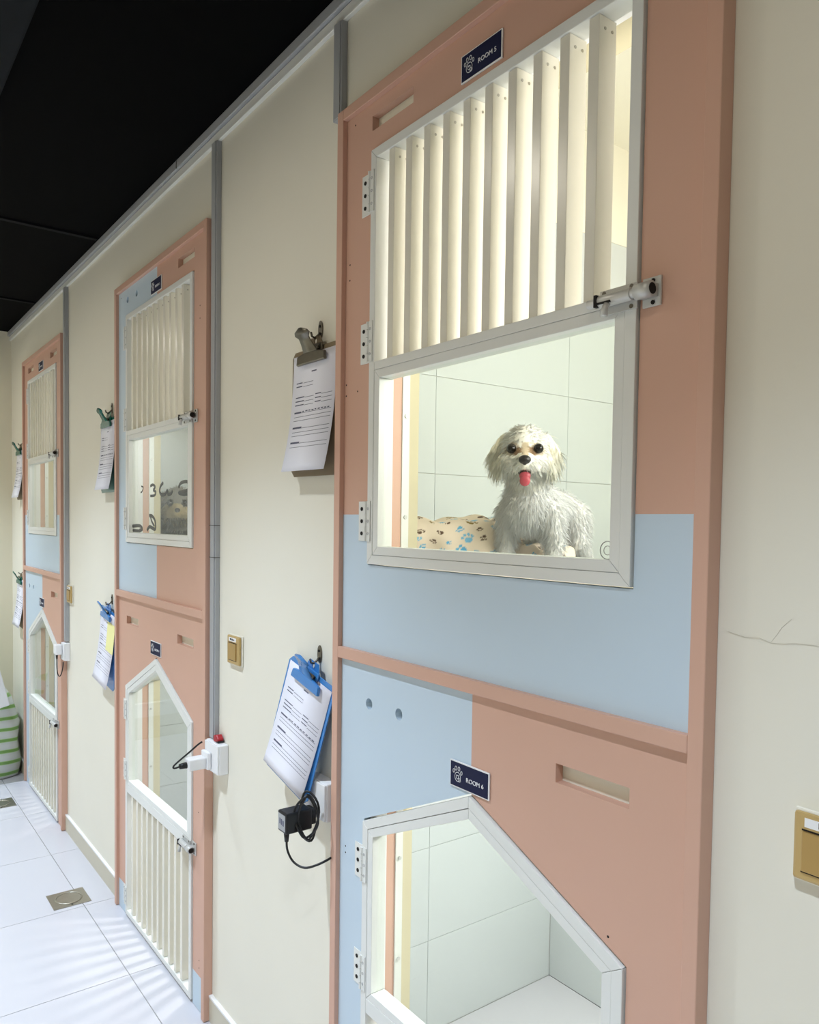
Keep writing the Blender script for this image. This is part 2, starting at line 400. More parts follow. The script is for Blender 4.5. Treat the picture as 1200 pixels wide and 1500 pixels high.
# ------------------------------------------------------------------ kennel fronts
def kennel_front(k, label, up_mat, lo_mat, up_left, up_right, lo_left, lo_right):
    cx = UX[k]; t = thing('kennel_unit', label, 'door surround', (cx, 0, 0), 'pink and blue kennel fronts')
    Y0, Y1, YP = -.03, -.0005, -.018
    w = .024
    obj('post', cached('post', lambda: MB().box(-w/2, w/2, Y0, Y1, .002, TOP)), 'pink', t, bevel=.0015, loc=(-HW+w/2, 0, 0))
    obj('post', cached('post', None), 'pink', t, bevel=.0015, loc=(HW-w/2, 0, 0))
    obj('head_rail', cached('head_rail', lambda: MB().box(-HW+w, HW-w, Y0, Y1, TOP-w, TOP)), 'pink', t, bevel=.0015)
    obj('middle_rail', cached('middle_rail', lambda: MB().box(-HW+w, HW-w, Y0, Y1, 1.301, 1.327)), 'pink', t, bevel=.0015)
    def cut(kind, side, z):
        s = -1 if side == 'l' else 1
        if kind == 'slot':
            a, b = sorted((s*.353, s*.207)); return [rect(a, b, z-.016, z+.016)]
        if kind == 'holes': return [circ(-.340, z, .0125), circ(-.229, z, .0125)]
        return []
    x = HW-w
    hu = [rect(-.351, .351, 1.521, 2.424)]+cut(up_left, 'l', 2.482)+cut(up_right, 'r', 2.482)
    obj('upper_panel', poly_plate(rect(-x, x, 1.327, TOP-w), hu, YP, Y1), up_mat, t)
    hl = cut(lo_left, 'l', 1.212)+cut(lo_right, 'r', 1.206)
    lo = [(-x, .002), (-.355, .002), (-.355, .949), (0, 1.110), (.355, .949), (.355, .002), (x, .002), (x, 1.301), (-x, 1.301)]
    obj('lower_panel', poly_plate(lo, hl, YP, Y1), lo_mat, t)
    # lining of the openings: pink edge, white aluminium strip with screws, beige plaster
    for z0, z1, hw in ((1.5195, 2.4255, .353), (.005, .949, .357)):
        for s in (-1, 1):
            def strip(nm_, y0, y1, th, mt):
                return obj(nm_, MB().box(s*hw, s*(hw-th), y0, y1, z0, z1), mt, t)
            strip('lining_edge', .002, .046, .002, 'wplastic'); strip('lining_edge', .046, .071, .002, 'pink')
            st = strip('lining_strip', .071, .091, .005, 'white'); strip('lining_edge', .091, .1195, .002, 'beige')
            n = 4
            for q in range(n):
                z = z0+(z1-z0)*(.12+.76*q/(n-1))
                obj('screw', cached(('lscrew', s), lambda: MB().tube([(0, 0, 0), (-s*.003, 0, 0)], .0045, 10)), 'chrome', st, loc=(s*(hw-.005), .081, z))
    obj('lining_edge', MB().box(-.350, .350, .002, .055, 2.4235, 2.4255), 'wplastic', t)
    obj('lining_edge', MB().box(-.350, .350, .055, .1195, 2.4235, 2.4255), 'beige', t)
    # small screw holes dotted on the painted boards
    mb = MB(); r2 = random.Random(k+3)
    dots = ([(-.437, 2.20), (-.437, 2.165), (-.42, 2.505), (-.447, 1.93), (-.447, 1.905), (-.40, 1.91), (-.43, .86), (-.43, .845), (.32, .98)],
            [(.40, 2.30), (.40, 2.26), (.43, 2.31), (.43, 2.27), (.43, 1.90), (.43, 1.86), (-.42, 2.505), (.40, .66), (.43, .42), (.41, .17), (.41, .145), (.43, .75), (.43, .28)],
            [(.40, 2.30), (-.42, .86)])[k]
    for xx, zz in dots:
        mb.tube([(xx, -.0183, zz), (xx, -.0175, zz)], .0021, 8)
    obj('screw_hole', mb, 'hole', t, kind='stuff')
    # keeper plate of the upper bolt
    return t
kennel_front(0, 'nearest pink kennel front, blue below the upper gate, with room 5 and 6 signs', 'p_low_blue', 'p_left_blue', 'slot', 'slot', 'holes', 'slot')
kennel_front(1, 'middle kennel front with left half of upper board blue and an all pink lower board', 'p_left_blue', 'p_pink_foot', 'holes', 'slot', 'slot', 'slot')
kennel_front(2, 'farthest narrow looking kennel front beside the end wall with green striped sack', 'p_low_blue', 'p_left_blue', 'slot', 'slot', 'holes', 'slot')

# ------------------------------------------------------------------ gates
GY0, GY1 = -.024, .016
def hinge(parent, z, h=.088):
    hg = obj('hinge', cached(('hinge', h), lambda: MB().box(-.386, -.3515, -.0205, -.0185, -h/2, h/2).box(-.3485, -.334, -.0265, -.0243, -h/2, h/2)), 'white', parent, loc=(0, 0, z))
    for i in range(5):
        z0 = -h/2+h*i/5
        obj('knuckle', cached(('knuckle', h), lambda: MB().tube([(-.350, -.0265, .0006), (-.350, -.0265, h/5-.0006)], .0034, 10)), 'white', hg, loc=(0, 0, z0))
    for i in (-1, 0, 1):
        obj('screw', cached('hscrew', lambda: MB().tube([(-.3735, -.0218, 0), (-.3735, -.0204, 0)], .0044, 10)), 'hole', hg, loc=(0, 0, i*h*.31))
        obj('screw', cached('hscrew2', lambda: MB().ring((-.341, -.0268, 0), .0026, .0006, 'xz', 12, 4)), 'grey', hg, loc=(0, 0, i*h*.31))
def barrel_bolt(parent, z, x0=.284):
    b = obj('barrel_bolt', cached('bolt_plate', lambda: MB().box(0, .068, -.0275, -.0242, -.019, .019)), 'chrome', parent, loc=(x0, 0, z), bevel=.0006)
    obj('barrel', cached('bolt_barrel', lambda: MB().tube([(.004, -.037, 0), (.066, -.037, 0)], .0095, 20)), 'chrome', b, True, bevel=.0008)
    obj('bolt_rod', cached('bolt_rod', lambda: MB().tube([(-.014, -.037, 0), (.080, -.037, 0)], .0072, 18)), 'chrome', b, bevel=.001)
    obj('slot', cached('bolt_slot', lambda: MB().box(.006, .034, -.0475, -.044, -.006, -.0035).box(.004, .009, -.0475, -.040, -.009, .009)), 'hole', b)
    obj('handle', cached('bolt_handle', lambda: MB().tube([(.026, -.040, -.004), (.026, -.047, -.012), (.026, -.049, -.026)], [.0045, .005, .0055], 12)), 'chrome', b, True)
    for x, zz in ((.008, -.0145), (.058, -.0145), (.058, .0145), (.008, .0145)):
        obj('screw', cached('bscrew', lambda: MB().tube([(0, -.0285, 0), (0, -.0272, 0)], .0034, 10).tube([(0, -.0288, 0), (0, -.0284, 0)], .0012, 6)), 'dkmetal', b, loc=(x, 0, zz))
    # keeper on the board beside the gate
    kp = obj('keeper', cached('bolt_keeper', lambda: MB().box(.0735, .104, -.0225, -.0188, -.021, .021)), 'chrome', b, bevel=.0006)
    kp2 = cached('bolt_keeper_tube', lambda: MB().tube([(.0735, -.037, 0), (.100, -.037, 0)], .0115, 20).box(.0735, .100, -.037, -.022, -.009, .009).tube([(.0998, -.037, 0), (.1003, -.037, 0)], .0085, 16))
    obj('keeper_tube', kp2, 'chrome', b, True)
    obj('keeper_mouth', cached('bolt_mouth', lambda: MB().tube([(.1002, -.037, 0), (.1008, -.037, 0)], .0082, 16)), 'hole', b)
    for zz in (-.0155, .0155):
        obj('screw', cached('kscrew', lambda: MB().tube([(.0915, -.0238, 0), (.0915, -.0222, 0)], .0032, 10)), 'hole', b, loc=(0, 0, zz))
    return b
def frame_pieces(t, poly, wd, y0, y1, nm_, mt, bevel=.001):
    """mitred bars running inside the closed outline poly"""
    n = len(poly); P = [Vector(p) for p in poly]; inner = []
    for i in range(n):
        a, b, c = P[i-1], P[i], P[(i+1) % n]
        d1 = (b-a).normalized(); d2 = (c-b).normalized(); n1 = Vector((-d1.y, d1.x)); n2 = Vector((-d2.y, d2.x))
        bis = (n1+n2).normalized(); inner.append(b+bis*(wd/bis.dot(n1)))
    for i in range(n):
        j = (i+1) % n; g = .00035
        d = (P[j]-P[i]).normalized()*g
        obj(nm_[i] if isinstance(nm_, (list, tuple)) else nm_, MB().prism([tuple(P[i]+d), tuple(P[j]-d), tuple(inner[j]-d), tuple(inner[i]+d)], y0, y1), mt, t, bevel=bevel)
    return [tuple(v) for v in inner]
def slats(t, z0, z1):
    for i in range(10):
        x = -.2755+.059*i
        s = obj('slat', cached(('slat', z0), lambda: MB().box(-.010, .010, -.0205, .0205, z0, z1)), 'slat', t, loc=(x, 0, 0), bevel=.0008)
        for zz in (z1-.018,):
            for dy in (-.007, .010):
                obj('screw', cached('slat_screw', lambda: MB().tube([(.0098, 0, 0), (.0108, 0, 0)], .0026, 8)), 'steel', s, loc=(0, dy, zz))
def upper_gate(k, label):
    t = thing('slatted_gate', label, 'gate', (UX[k], 0, 0), 'upper slatted gates')
    out = rect(-.348, .348, 1.524, 2.421)
    frame_pieces(t, out, .020, GY0, GY1, ['bottom_rail', 'stile', 'top_rail', 'stile'], 'white')
    obj('middle_rail', MB().box(-.3275, .3275, GY0+.0005, GY1, 1.9465, 1.9645), 'white', t, bevel=.001)
    inner = frame_pieces(t, rect(-.3275, .3275, 1.5445, 1.946), .0185, GY0+.001, GY1-.002, 'glazing_bead', 'white')
    obj('glass_pane', MB().box(-.312, .312, -.010, -.006, 1.560, 1.931), 'glass', t)
    slats(t, 1.965, 2.4005)
    hinge(t, 2.333); hinge(t, 2.010); hinge(t, 1.618)
    barrel_bolt(t, 1.953)
    return t
def lower_gate(k, label):
    t = thing('house_gate', label, 'gate', (UX[k], 0, 0), 'house shaped lower gates')
    out = house(.352, .010, .946, 1.1055)
    frame_pieces(t, out, .020, GY0, GY1, ['bottom_rail', 'stile', 'roof_rail', 'roof_rail', 'stile'], 'white')
    obj('middle_rail', MB().box(-.3315, .3315, GY0+.0005, GY1, .515, .5485), 'white', t, bevel=.001)
    frame_pieces(t, [(-.3315, .549), (.3315, .549), (.3315, .9325), (0, 1.0825), (-.3315, .9325)], .0185, GY0+.001, GY1-.002, 'glazing_bead', 'white')
    obj('glass_pane', MB().prism([(-.316, .564), (.316, .564), (.316, .923), (0, 1.066), (-.316, .923)], -.010, -.006), 'glass', t)
    slats(t, .031, .5145)
    hinge(t, .849, .078); hinge(t, .602, .078); hinge(t, .085, .070)
    b = barrel_bolt(t, .532)
    return t
g5 = upper_gate(0, 'nearest slatted gate with small white dog behind its glass')
lower_gate(0, 'nearest house shaped gate cut off by the bottom of the picture')
g3 = upper_gate(1, 'middle slatted gate with grey dog and black marks on its glass')
lower_gate(1, 'middle house shaped gate with white slats reaching the floor')
upper_gate(2, 'farthest slatted gate with empty glass near the end wall')
lower_gate(2, 'farthest house shaped gate beside the green striped sack')
obj('etched_mark', MB().ring((.296, -.0106, 1.577), .014, .0008, 'xz', 24, 4).ring((.296, -.0106, 1.577), .007, .0006, 'xz', 16, 4), 'etch', g5)
# marker strokes on the middle pane, with one faint reflected copy
def stroke(pts, r=.0035):
    P = []
    for i in range(len(pts)-1):
        a = Vector(pts[max(i-1, 0)]); b = Vector(pts[i]); c = Vector(pts[i+1]); d = Vector(pts[min(i+2, len(pts)-1)])
        for q in range(6):
            u = q/6; P.append(.5*((2*b)+(c-a)*u+(2*a-5*b+4*c-d)*u*u+(3*b-a-3*c+d)*u**3))
    P.append(Vector(pts[-1])); return [(p.x, -.0112, p.y) for p in P]
PX = lambda x, y: (-3.10+(x-110)*.00074-UX[1], 1.74-(y-220)*.000262)   # marks measured on the pane
def strokes():
    mk = [([(410, 220), (445, 205), (480, 235), (455, 280), (490, 310), (470, 355), (410, 360)], .0042),
          ([(595, 190), (560, 230), (545, 300), (570, 350), (620, 350), (650, 300), (660, 350), (700, 345), (720, 310)], .0048),
          ([(800, 270), (830, 215), (900, 205), (950, 250), (940, 300), (860, 330), (800, 340), (860, 365), (955, 360)], .0048),
          ([(395, 640), (440, 650), (480, 720), (480, 830), (400, 800), (360, 850)], .0052),
          ([(410, 640), (430, 720), (470, 790)], .0045),
          ([(125, 800), (240, 790), (285, 830), (240, 860)], .0050), ([(130, 860), (240, 865), (290, 840)], .0045),
          ([(270, 210), (300, 230), (280, 290), (260, 300)], .0025)]  # thin stroke paints a faint reflection of the marks, in the same ink
    for pts, r in mk:
        mb = MB().tube([(x, y, z) for x, y, z in stroke([PX(*q) for q in pts])], r*1.3, 6)
        mb.v = [(v[0], -.0104+(v[1]+.0112)*.12, v[2]) for v in mb.v]
        obj('marker_and_reflection', mb, 'marker', g3)
strokes()

# ------------------------------------------------------------------ room signs
def room_sign(k, z, txt, label):
    t = thing('room_sign', label, 'sign', (UX[k]-.002, -.0185, z), 'navy room signs')
    obj('plate', cached('sign_plate', lambda: MB().box(-.0545, .0545, -.0030, 0, -.0255, .0255)), 'signw', t, bevel=.0006)
    obj('print_field', cached('sign_field', lambda: MB().box(-.052, .052, -.0036, -.003, -.023, .023)), 'navy', t)
    def paw():
        mb = MB(); y = -.0039; q = .00055
        mb.ring((-.031, y, -.0040), .0085, q, 'xz', 24, 5, .95, 1.05)
        for x, zz, a in ((-.0425, .0055, 1), (-.0365, .0115, 1.15), (-.0275, .0120, 1.15), (-.0205, .0055, 1)):
            mb.ring((x, y, zz), .0028*a, q, 'xz', 14, 5, .85, 1.25)
        mb.ring((-.0315, y, -.0045), .0034, q, 'xz', 14, 5)
        mb.tube([(-.0345, y, -.001), (-.0285, y, -.001), (-.0285, y, -.005)], q, 5)
        mb.ring((-.026, y, -.0095), .0034, q*.8, 'xz', 14, 5)
        return mb
    obj('paw_logo', cached('paw_logo', paw), 'signw', t)
    me = text_mesh(txt, .0118, .0003)
    o = obj('lettering', me, 'signw', t); xsz = max(v.co.x for v in me.vertices)
    o.scale = (.048/xsz, 1, 1); o.location = (-.0075, -.0039, -.0075)
room_sign(0, 2.4585, 'ROOM 5', 'navy room 5 sign above the nearest slatted gate')
room_sign(0, 1.1375, 'ROOM 6', 'navy room 6 sign above the nearest house shaped gate')
room_sign(1, 2.4585, 'ROOM 3', 'small navy sign at the top of the middle kennel front')
room_sign(1, 1.142, 'ROOM 4', 'small navy sign above the middle house shaped gate')
room_sign(2, 2.4585, 'ROOM 1', 'small navy sign at the top of the farthest kennel front')
room_sign(2, 1.142, 'ROOM 2', 'small navy sign above the farthest house shaped gate')

# ------------------------------------------------------------------ clipboards on hooks
def clipboard(x, z, rot, board, clip, label, hooklabel, curl=.03, metal=False, note=False, seed=1, out=.0, h=.315):
    hk = thing('wall_hook', hooklabel, 'hook', (x, 0, z), 'hooks holding the clipboards')
    obj('back_plate', cached('hook_plate', lambda: MB().prism([(.010*math.cos(a), .022*math.sin(a)+.002) for a in [2*PI*i/18 for i in range(18)]], -.0035, -.0003)), 'dkmetal', hk, bevel=.0008)
    obj('prong', cached('hook_prong', lambda: MB().tube([(0, -.003, -.006), (0, -.010, -.014), (0, -.018, -.020), (0, -.026, -.018), (0, -.029, -.008)], .0028, 8)), 'dkmetal', hk, True)
    obj('screw', cached('hook_screw', lambda: MB().tube([(0, -.0048, .010), (0, -.0034, .010)], .0035, 10)), 'hole', hk)
    t = thing('clipboard', label, 'clipboard', (x, -.0, z-.012), 'clipboards between the kennel fronts', rot=(-out, rot, 0))
    W = .114; zt = -.030; zb = zt-h; yb = -.013
    c = .014
    out_l = [(-W+c, zb), (W-c, zb), (W, zb+c), (W, zt-c), (W-c, zt), (.035, zt), (.022, zt+.024), (-.022, zt+.024), (-.035, zt), (-W+c, zt), (-W, zt-c), (-W, zb+c)]
    hole_ = circ(0, zt+.014, .006, 12)
    obj('board', poly_plate(out_l, [hole_], yb-.003, yb), board, t, bevel=.0008)
    # paper sheets curling away at the foot
    def yof(u, lay): return yb-.0042-.0006*lay-curl*(u**2.2)*(1-.04*lay)
    pw = .104; pt = zt-.012; pb = zb+.012
    for lay in range(2):
        n = 14; mb = MB(); g = []
        for i in range(n+1):
            u = i/n; zz = pt+(pb-pt)*u
            g.append((zz, yof(u, lay)))
        L = len(g)
        mb.v = [(s*pw, y, zz) for zz, y in g for s in (-1, 1)]+[(s*pw, y+.0004, zz) for zz, y in g for s in (-1, 1)]
        for i in range(L-1):
            a = 2*i; b = 2*L+2*i
            mb.f += [(a, a+2, a+3, a+1), (b, b+1, b+3, b+2), (a, b, b+2, a+2), (a+1, a+3, b+3, b+1)]
        mb.f += [(0, 1, 2*L+1, 2*L), (2*L-2, 4*L-2, 4*L-1, 2*L-1)]
        pg = obj('sheet', mb, 'paper', t, True)
    r2 = random.Random(seed); mb = MB()
    def bar(x0, x1, u, th=.0011):
        zz = pt+(pb-pt)*u; y = yof(u, 1)-.0003; dz = th/2; du = dz/(pt-pb); y1 = yof(u+du, 1)-.0003; y0 = yof(u-du, 1)-.0003
        mb.add([(x0, y1, zz-dz), (x1, y1, zz-dz), (x1, y0, zz+dz), (x0, y0, zz+dz)], [(0, 1, 2, 3)])
    bar(-.012, .012, .155, .003)
    for u in (.235, .265): bar(-.085, -.055, u, .0026); bar(-.05, -.002, u+.005)
    for u in (.36, .393, .426): bar(-.085, -.042, u, .0026); bar(-.04, .005, u+.005); bar(.012, .04, u-.004, .0024); bar(.042, .092, u+.005)
    bar(-.085, -.05, .49, .003)
    for q in range(9): bar(-.045+.015*q, -.037+.015*q+r2.random()*.004, .484+.003*r2.random(), .0026)
    for u in (.497, .530, .562, .63, .663, .695, .76, .793, .825): bar(-.085, .093, u)
    for u in (.622, .752): bar(-.085, -.04, u, .0034)
    obj('printed_lines', mb, 'ink', pg, kind='stuff')
    if note:
        u0, u1 = .12, .52; mb = MB(); n = 5
        for i in range(n+1):
            u = u0+(u1-u0)*i/n; mb.v += [(.005, yof(u, 3), pt+(pb-pt)*u), (.108, yof(u, 3), pt+(pb-pt)*u), (.005, yof(u, 2), pt+(pb-pt)*u), (.108, yof(u, 2), pt+(pb-pt)*u)]
        for i in range(n): a = 4*i; mb.f += [(a, a+4, a+5, a+1), (a+2, a+3, a+7, a+6), (a, a+2, a+6, a+4), (a+1, a+5, a+7, a+3)]
        mb.f += [(0, 1, 3, 2), (4*n, 4*n+2, 4*n+3, 4*n+1)]
        obj('yellow_note', mb, 'note', t)
    # clip: base plate, jaw and raised lever
    cl = obj('clip', MB().box(-.040, .040, yb-.009, yb-.0032, zt-.014, zt+.006), clip, t, bevel=.002)
    obj('jaw', MB().prism([(-.068, zt-.040), (.068, zt-.040), (.064, zt-.018), (.030, zt-.012), (-.030, zt-.012), (-.064, zt-.018)], yb-.019, yb-.0095), clip, cl, bevel=.003)
    lv = []
    for i in range(9):
        u = i/8; hw = .034-.012*math.sin(u*PI*.8) if u < .7 else .030*math.sqrt(max(0, 1-((u-.7)/.3)**2))+.004
        lv.append((hw, yb-.016-.034*u, zt-.018+.056*u))
    mb = MB(); n = len(lv)
    mb.v = [(s*a, y, zz) for a, y, zz in lv for s in (-1, 1)]+[(s*a, y+.003, zz+.002) for a, y, zz in lv for s in (-1, 1)]
    for i in range(n-1):
        a = 2*i; b = 2*n+a; mb.f += [(a, a+1, a+3, a+2), (b, b+2, b+3, b+1), (a, a+2, b+2, b), (a+1, b+1, b+3, a+3)]
    mb.f += [(0, 2*n, 2*n+1, 1), (2*n-2, 2*n-1, 4*n-1, 4*n-2)]
    obj('lever', mb, clip, cl, True)
    obj('spring', MB().tube([(-.03, yb-.014, zt-.006), (.03, yb-.014, zt-.006)], .005, 10), 'dkmetal', cl, True)
    return t
clipboard(-1.660, 2.085, 0.01, 'hard', 'dkmetal', 'brown hardboard clipboard with metal clip left of the slatted gate', 'dark metal hook above the brown hardboard clipboard', .034, True, seed=1)
clipboard(-1.650, 1.285, .23, 'bplast', 'bplast', 'tilted blue clipboard above a black power adapter', 'dark metal hook above the tilted blue clipboard', .010, seed=2, out=.125, h=.305)
clipboard(-3.392, 2.085, 0.0, 'gplast', 'gplast', 'green clipboard left of the middle slatted gate', 'dark metal hook above the middle green clipboard', .030, seed=3)
clipboard(-3.392, 1.268, .12, 'bplast', 'bplast', 'blue clipboard with yellow note left of middle front', 'dark metal hook above the blue clipboard with yellow note', .030, note=True, seed=4, h=.335)
clipboard(-5.262, 2.085, 0.0, 'hard', 'gplast', 'upper green clipped clipboard next to the end wall corner', 'dark metal hook above upper far green clipboard', .034, seed=5)
clipboard(-5.262, 1.285, 0.04, 'hard', 'gplast', 'lower green clipped clipboard above the striped sack', 'dark metal hook above lower far green clipboard', .032, seed=6)

# ------------------------------------------------------------------ switches
def switch(x, z, label, marks):
    t = thing('light_switch', label, 'switch', (x, 0, z), 'gold light switches')
    obj('back_box', cached('sw_back', lambda: MB().box(-.0455, .0455, -.006, -.0003, -.0475, .0455)), 'wall', t, bevel=.003)
    obj('plate', cached('sw_plate', lambda: MB().box(-.043, .043, -.014, -.006, -.043, .043)), 'gold', t, bevel=.004)
    obj('rocker', cached('sw_rock', lambda: MB().prism([(-.031, -.030), (.024, -.030), (.024, .020), (-.031, .020)], -.0175, -.0138)), 'dgold', t, bevel=.0015)
    obj('gap', cached('sw_gap', lambda: MB().box(-.032, .025, -.0146, -.0139, .0205, .0225).box(-.032, .025, -.0146, -.0139, -.032, -.0305)), 'hole', t)
    lb = obj('paper_label', cached('sw_label', lambda: MB().box(-.029, .021, -.0146, -.0139, .0255, .037)), 'signw', t)
    obj('label_print', marks(), 'hole', lb)
def mk_smudge(): return MB().box(-.020, -.012, -.0149, -.0146, .029, .034).box(-.009, -.001, -.0149, -.0146, .028, .034).box(.003, .010, -.0149, -.0146, .029, .033)
def mk_box(): return MB().box(-.012, -.0108, -.0149, -.0146, .028, .0355).box(-.012, -.005, -.0149, -.0146, .0345, .0355).box(-.012, -.005, -.0149, -.0146, .028, .029).box(-.009, -.0082, -.0149, -.0146, .028, .0355)
switch(-2.133, 1.229, 'gold light switch on cream wall right of the middle front', mk_smudge)
switch(-4.086, 1.235, 'small far gold light switch right of the farthest front', mk_smudge)
switch(-.430, 1.221, 'gold light switch cut by the right edge of the picture', mk_box)

# ------------------------------------------------------------------ conduits and sockets
def conduit(x0, x1, z0, z1, label, joints=()):
    t = thing('cable_conduit', label, 'conduit', ((x0+x1)/2, 0, z0), 'grey cable conduits'); w_ = (x1-x0)/2
    obj('channel', MB().box(-w_, w_, -.016, -.0003, 0, z1-z0), 'grey', t, bevel=.0015)
    obj('cover', MB().box(-w_*.72, w_*.72, -.019, -.0162, .001, z1-z0-.001), 'grey', t, bevel=.001)
    for z in joints: obj('joint', MB().box(-w_-.0005, w_+.0005, -.0194, -.0005, z-z0-.001, z-z0+.001), 'groove', t)
conduit(-2.302, -2.262, .93, 2.772, 'grey vertical cable conduit right of the middle front', (1.50, 1.60))
conduit(-4.172, -4.128, .99, 2.772, 'grey vertical cable conduit right of the farthest front')
conduit(-1.588, -1.552, 2.552, 2.772, 'short grey conduit above the nearest front corner')

def socket(x0, x1, z0, z1, d, label):
    t = thing('socket_box', label, 'socket', ((x0+x1)/2, 0, (z0+z1)/2), 'white socket boxes'); a, b = (x1-x0)/2, (z1-z0)/2
    obj('box', MB().box(-a, a, -d+.006, -.0003, -b, b), 'wplastic', t, bevel=.003)
    obj('face_plate', MB().box(-a+.002, a-.002, -d, -d+.006, -b+.002, b-.002), 'wplastic', t, bevel=.002)
    return t
socket(-2.294, -2.190, .836, .928, .036, 'white socket box under the conduit beside the middle house gate')
pl = thing('power_plug', 'white plug with black cable on the middle socket box', 'plug', (-2.262, -.036, .868), 'plugs in the corridor sockets')
obj('body', MB().box(-.026, .026, -.014, -.0003, -.024, .030).box(-.020, .020, -.070, -.014, -.020, .016), 'wplastic', pl, bevel=.004)
obj('strain_relief', MB().tube([(-.002, -.070, -.004), (-.002, -.092, -.005)], [.010, .008], 12), 'black', pl, True)
obj('cable', MB().tube(smooth([(-.002, -.092, -.005), (-.004, -.106, -.008), (-.006, -.110, -.004), (-.006, -.100, .006), (-.020, -.055, .028), (-.034, -.020, .044), (-.036, -.006, .05)]), .0028, 8), 'black', pl, True)
rc = thing('red_connector', 'red connector on top of the middle socket box', 'connector', (-2.236, -.014, .9285))
obj('body', MB().prism([(-.018, 0), (.014, 0), (.018, .012), (.004, .024), (-.018, .018)], -.010, .010), 'red', rc, bevel=.003)
obj('boot', MB().box(.004, .020, -.010, .010, .0002, .006), 'black', rc, bevel=.001)
obj('lead', MB().tube([(-.017, 0, .012), (-.030, .002, .014), (-.042, .004, .006)], .003, 8), 'black', rc, True)

socket(-4.196, -4.114, .893, .984, .030, 'far white socket box right of the farthest house gate')
pl = thing('power_plug', 'white plug with looping cable on the far socket box', 'plug', (-4.170, -.030, .950), 'plugs in the corridor sockets')
obj('body', MB().box(-.024, .024, -.034, -.0003, -.028, .024), 'wplastic', pl, bevel=.006)
obj('strain_relief', MB().tube([(0, -.022, -.028), (0, -.022, -.052)], [.006, .004], 10), 'black', pl, True)
obj('cable', MB().tube(smooth([(0, -.022, -.05), (.001, -.022, -.09), (.008, -.020, -.125), (.022, -.014, -.137), (.036, -.008, -.12), (.044, -.003, -.085), (.046, -.002, -.062)]), .0026, 8), 'black', pl, True)

socket(-1.655, -1.556, .898, .990, .040, 'white socket box behind the coiled black cable')
ad = thing('power_adapter', 'black power adapter with coiled cable under blue clipboard', 'adapter', (-1.610, -.0402, .906))
obj('body', MB().box(-.022, .022, -.085, -.014, -.028, .022).box(-.018, .018, -.014, 0, -.020, .018), 'black', ad, bevel=.004)
lb = obj('end_label', MB().box(-.017, .017, -.0858, -.085, -.022, .016), 'grey', ad)
obj('label_print', MB().box(-.010, -.006, -.0862, -.0858, -.008, .006).box(-.003, .002, -.0862, -.0858, -.009, .005).box(.005, .011, -.0862, -.0858, -.010, .003), 'ink', lb)
obj('strain_relief', MB().tube([(0, -.072, -.028), (0, -.072, -.052)], [.0075, .005], 10), 'black', ad, True)
pts = [(0, -.072, -.05), (.002, -.070, -.075), (.014, -.060, -.100), (.040, -.045, -.108), (.062, -.022, -.098), (.068, .010, -.088), (.069, .022, -.082)]
obj('cable', MB().tube(smooth(pts), .0028, 8), 'black', ad, True)
for i, (r1, r2, dx) in enumerate(((.034, .058, .036), (.029, .053, .042), (.036, .050, .040))):
    P = [(dx+.006*math.sin(3*a+i), -.034-.004*i+r1*math.cos(a)*.5, .012+r2*math.sin(a)) for a in [2*PI*q/28 for q in range(29)]]
    obj('cable_coil', MB().tube([(x+r1*.55*math.cos(a), y, z) for (x, y, z), a in zip(P, [2*PI*q/28 for q in range(29)])], .0028, 7), 'black', ad, True)

# ------------------------------------------------------------------ floor drains
for x, y, lab in ((-3.411, -.178, 'square steel floor drain in front of the middle front'), (-4.775, -.222, 'small far steel floor drain at the left picture edge')):
    t = thing('floor_drain', lab, 'drain', (x, y, 0), 'steel floor drains')
    obj('plate', cached('drain_plate', lambda: MB().box(-.074, .074, -.075, .075, .0002, .0022)), 'steel', t, bevel=.0006)
    obj('rim', cached('drain_rim', lambda: MB().ring((0, 0, .003), .052, .003, 'xy', 40, 8)), 'steel', t, True)
    obj('cover', cached('drain_cover', lambda: MB().tube([(0, 0, .0022), (0, 0, .0035)], .048, 40)), 'steel', t)
    obj('screw', cached('drain_screw', lambda: MB().tube([(.062, .0, .0022), (.062, .0, .003)], .004, 10)), 'hole', t)

# ------------------------------------------------------------------ ceiling vent, barely lit
t = thing('ceiling_panel', 'charcoal panel on the black ceiling, top left corner', 'panel', (-1.88, -.95, CEIL))
obj('body', MB().box(-.75, .60, -.37, .375, -.02, -.0005), 'vent', t, bevel=.006)
for q in range(2): obj('slit', MB().box(-.34, -.10, .16+.05*q, .168+.05*q, -.0206, -.0196), 'ceil', t)

# ------------------------------------------------------------------ sack and carton at the end wall
def sack():
    mb = MB(); rows = []; n = 40
    prof = [(0, .92), (.015, 1.0), (.10, 1.02), (.22, 1.0), (.34, .99), (.42, .95), (.50, .86), (.555, .70), (.585, .50), (.60, .20)]
    for z, s in prof:
        for j in range(n):
            a = 2*PI*j/n; e = .42
            cxx = math.copysign(abs(math.cos(a))**e, math.cos(a)); cyy = math.copysign(abs(math.sin(a))**e, math.sin(a))
            wob = 1+.02*math.sin(5*a+z*23)+.015*math.sin(9*a-z*31)
            mb.v.append((.165*cxx*s*wob, .262*cyy*s*wob, z+.004*math.sin(4*a+z*9)*(z > .01)))
    k = len(prof)
    for i in range(k-1):
        for j in range(n): mb.f.append((i*n+j, i*n+(j+1) % n, (i+1)*n+(j+1) % n, (i+1)*n+j))
    mb.f.append(tuple(reversed(range(n)))); mb.f.append(tuple((k-1)*n+j for j in range(n)))
    return mb
t = thing('striped_sack', 'plump film wrapped sack with green stripes by the end wall', 'sack', (-5.375, -.288, 0))
obj('body', sack(), 'sack', t, True)
obj('neck', MB().tube([(0, 0, .592), (0, 0, .625), (.01, .01, .66), (.02, .03, .70)], [.040, .016, .030, .055], 16), 'wplastic', t, True)
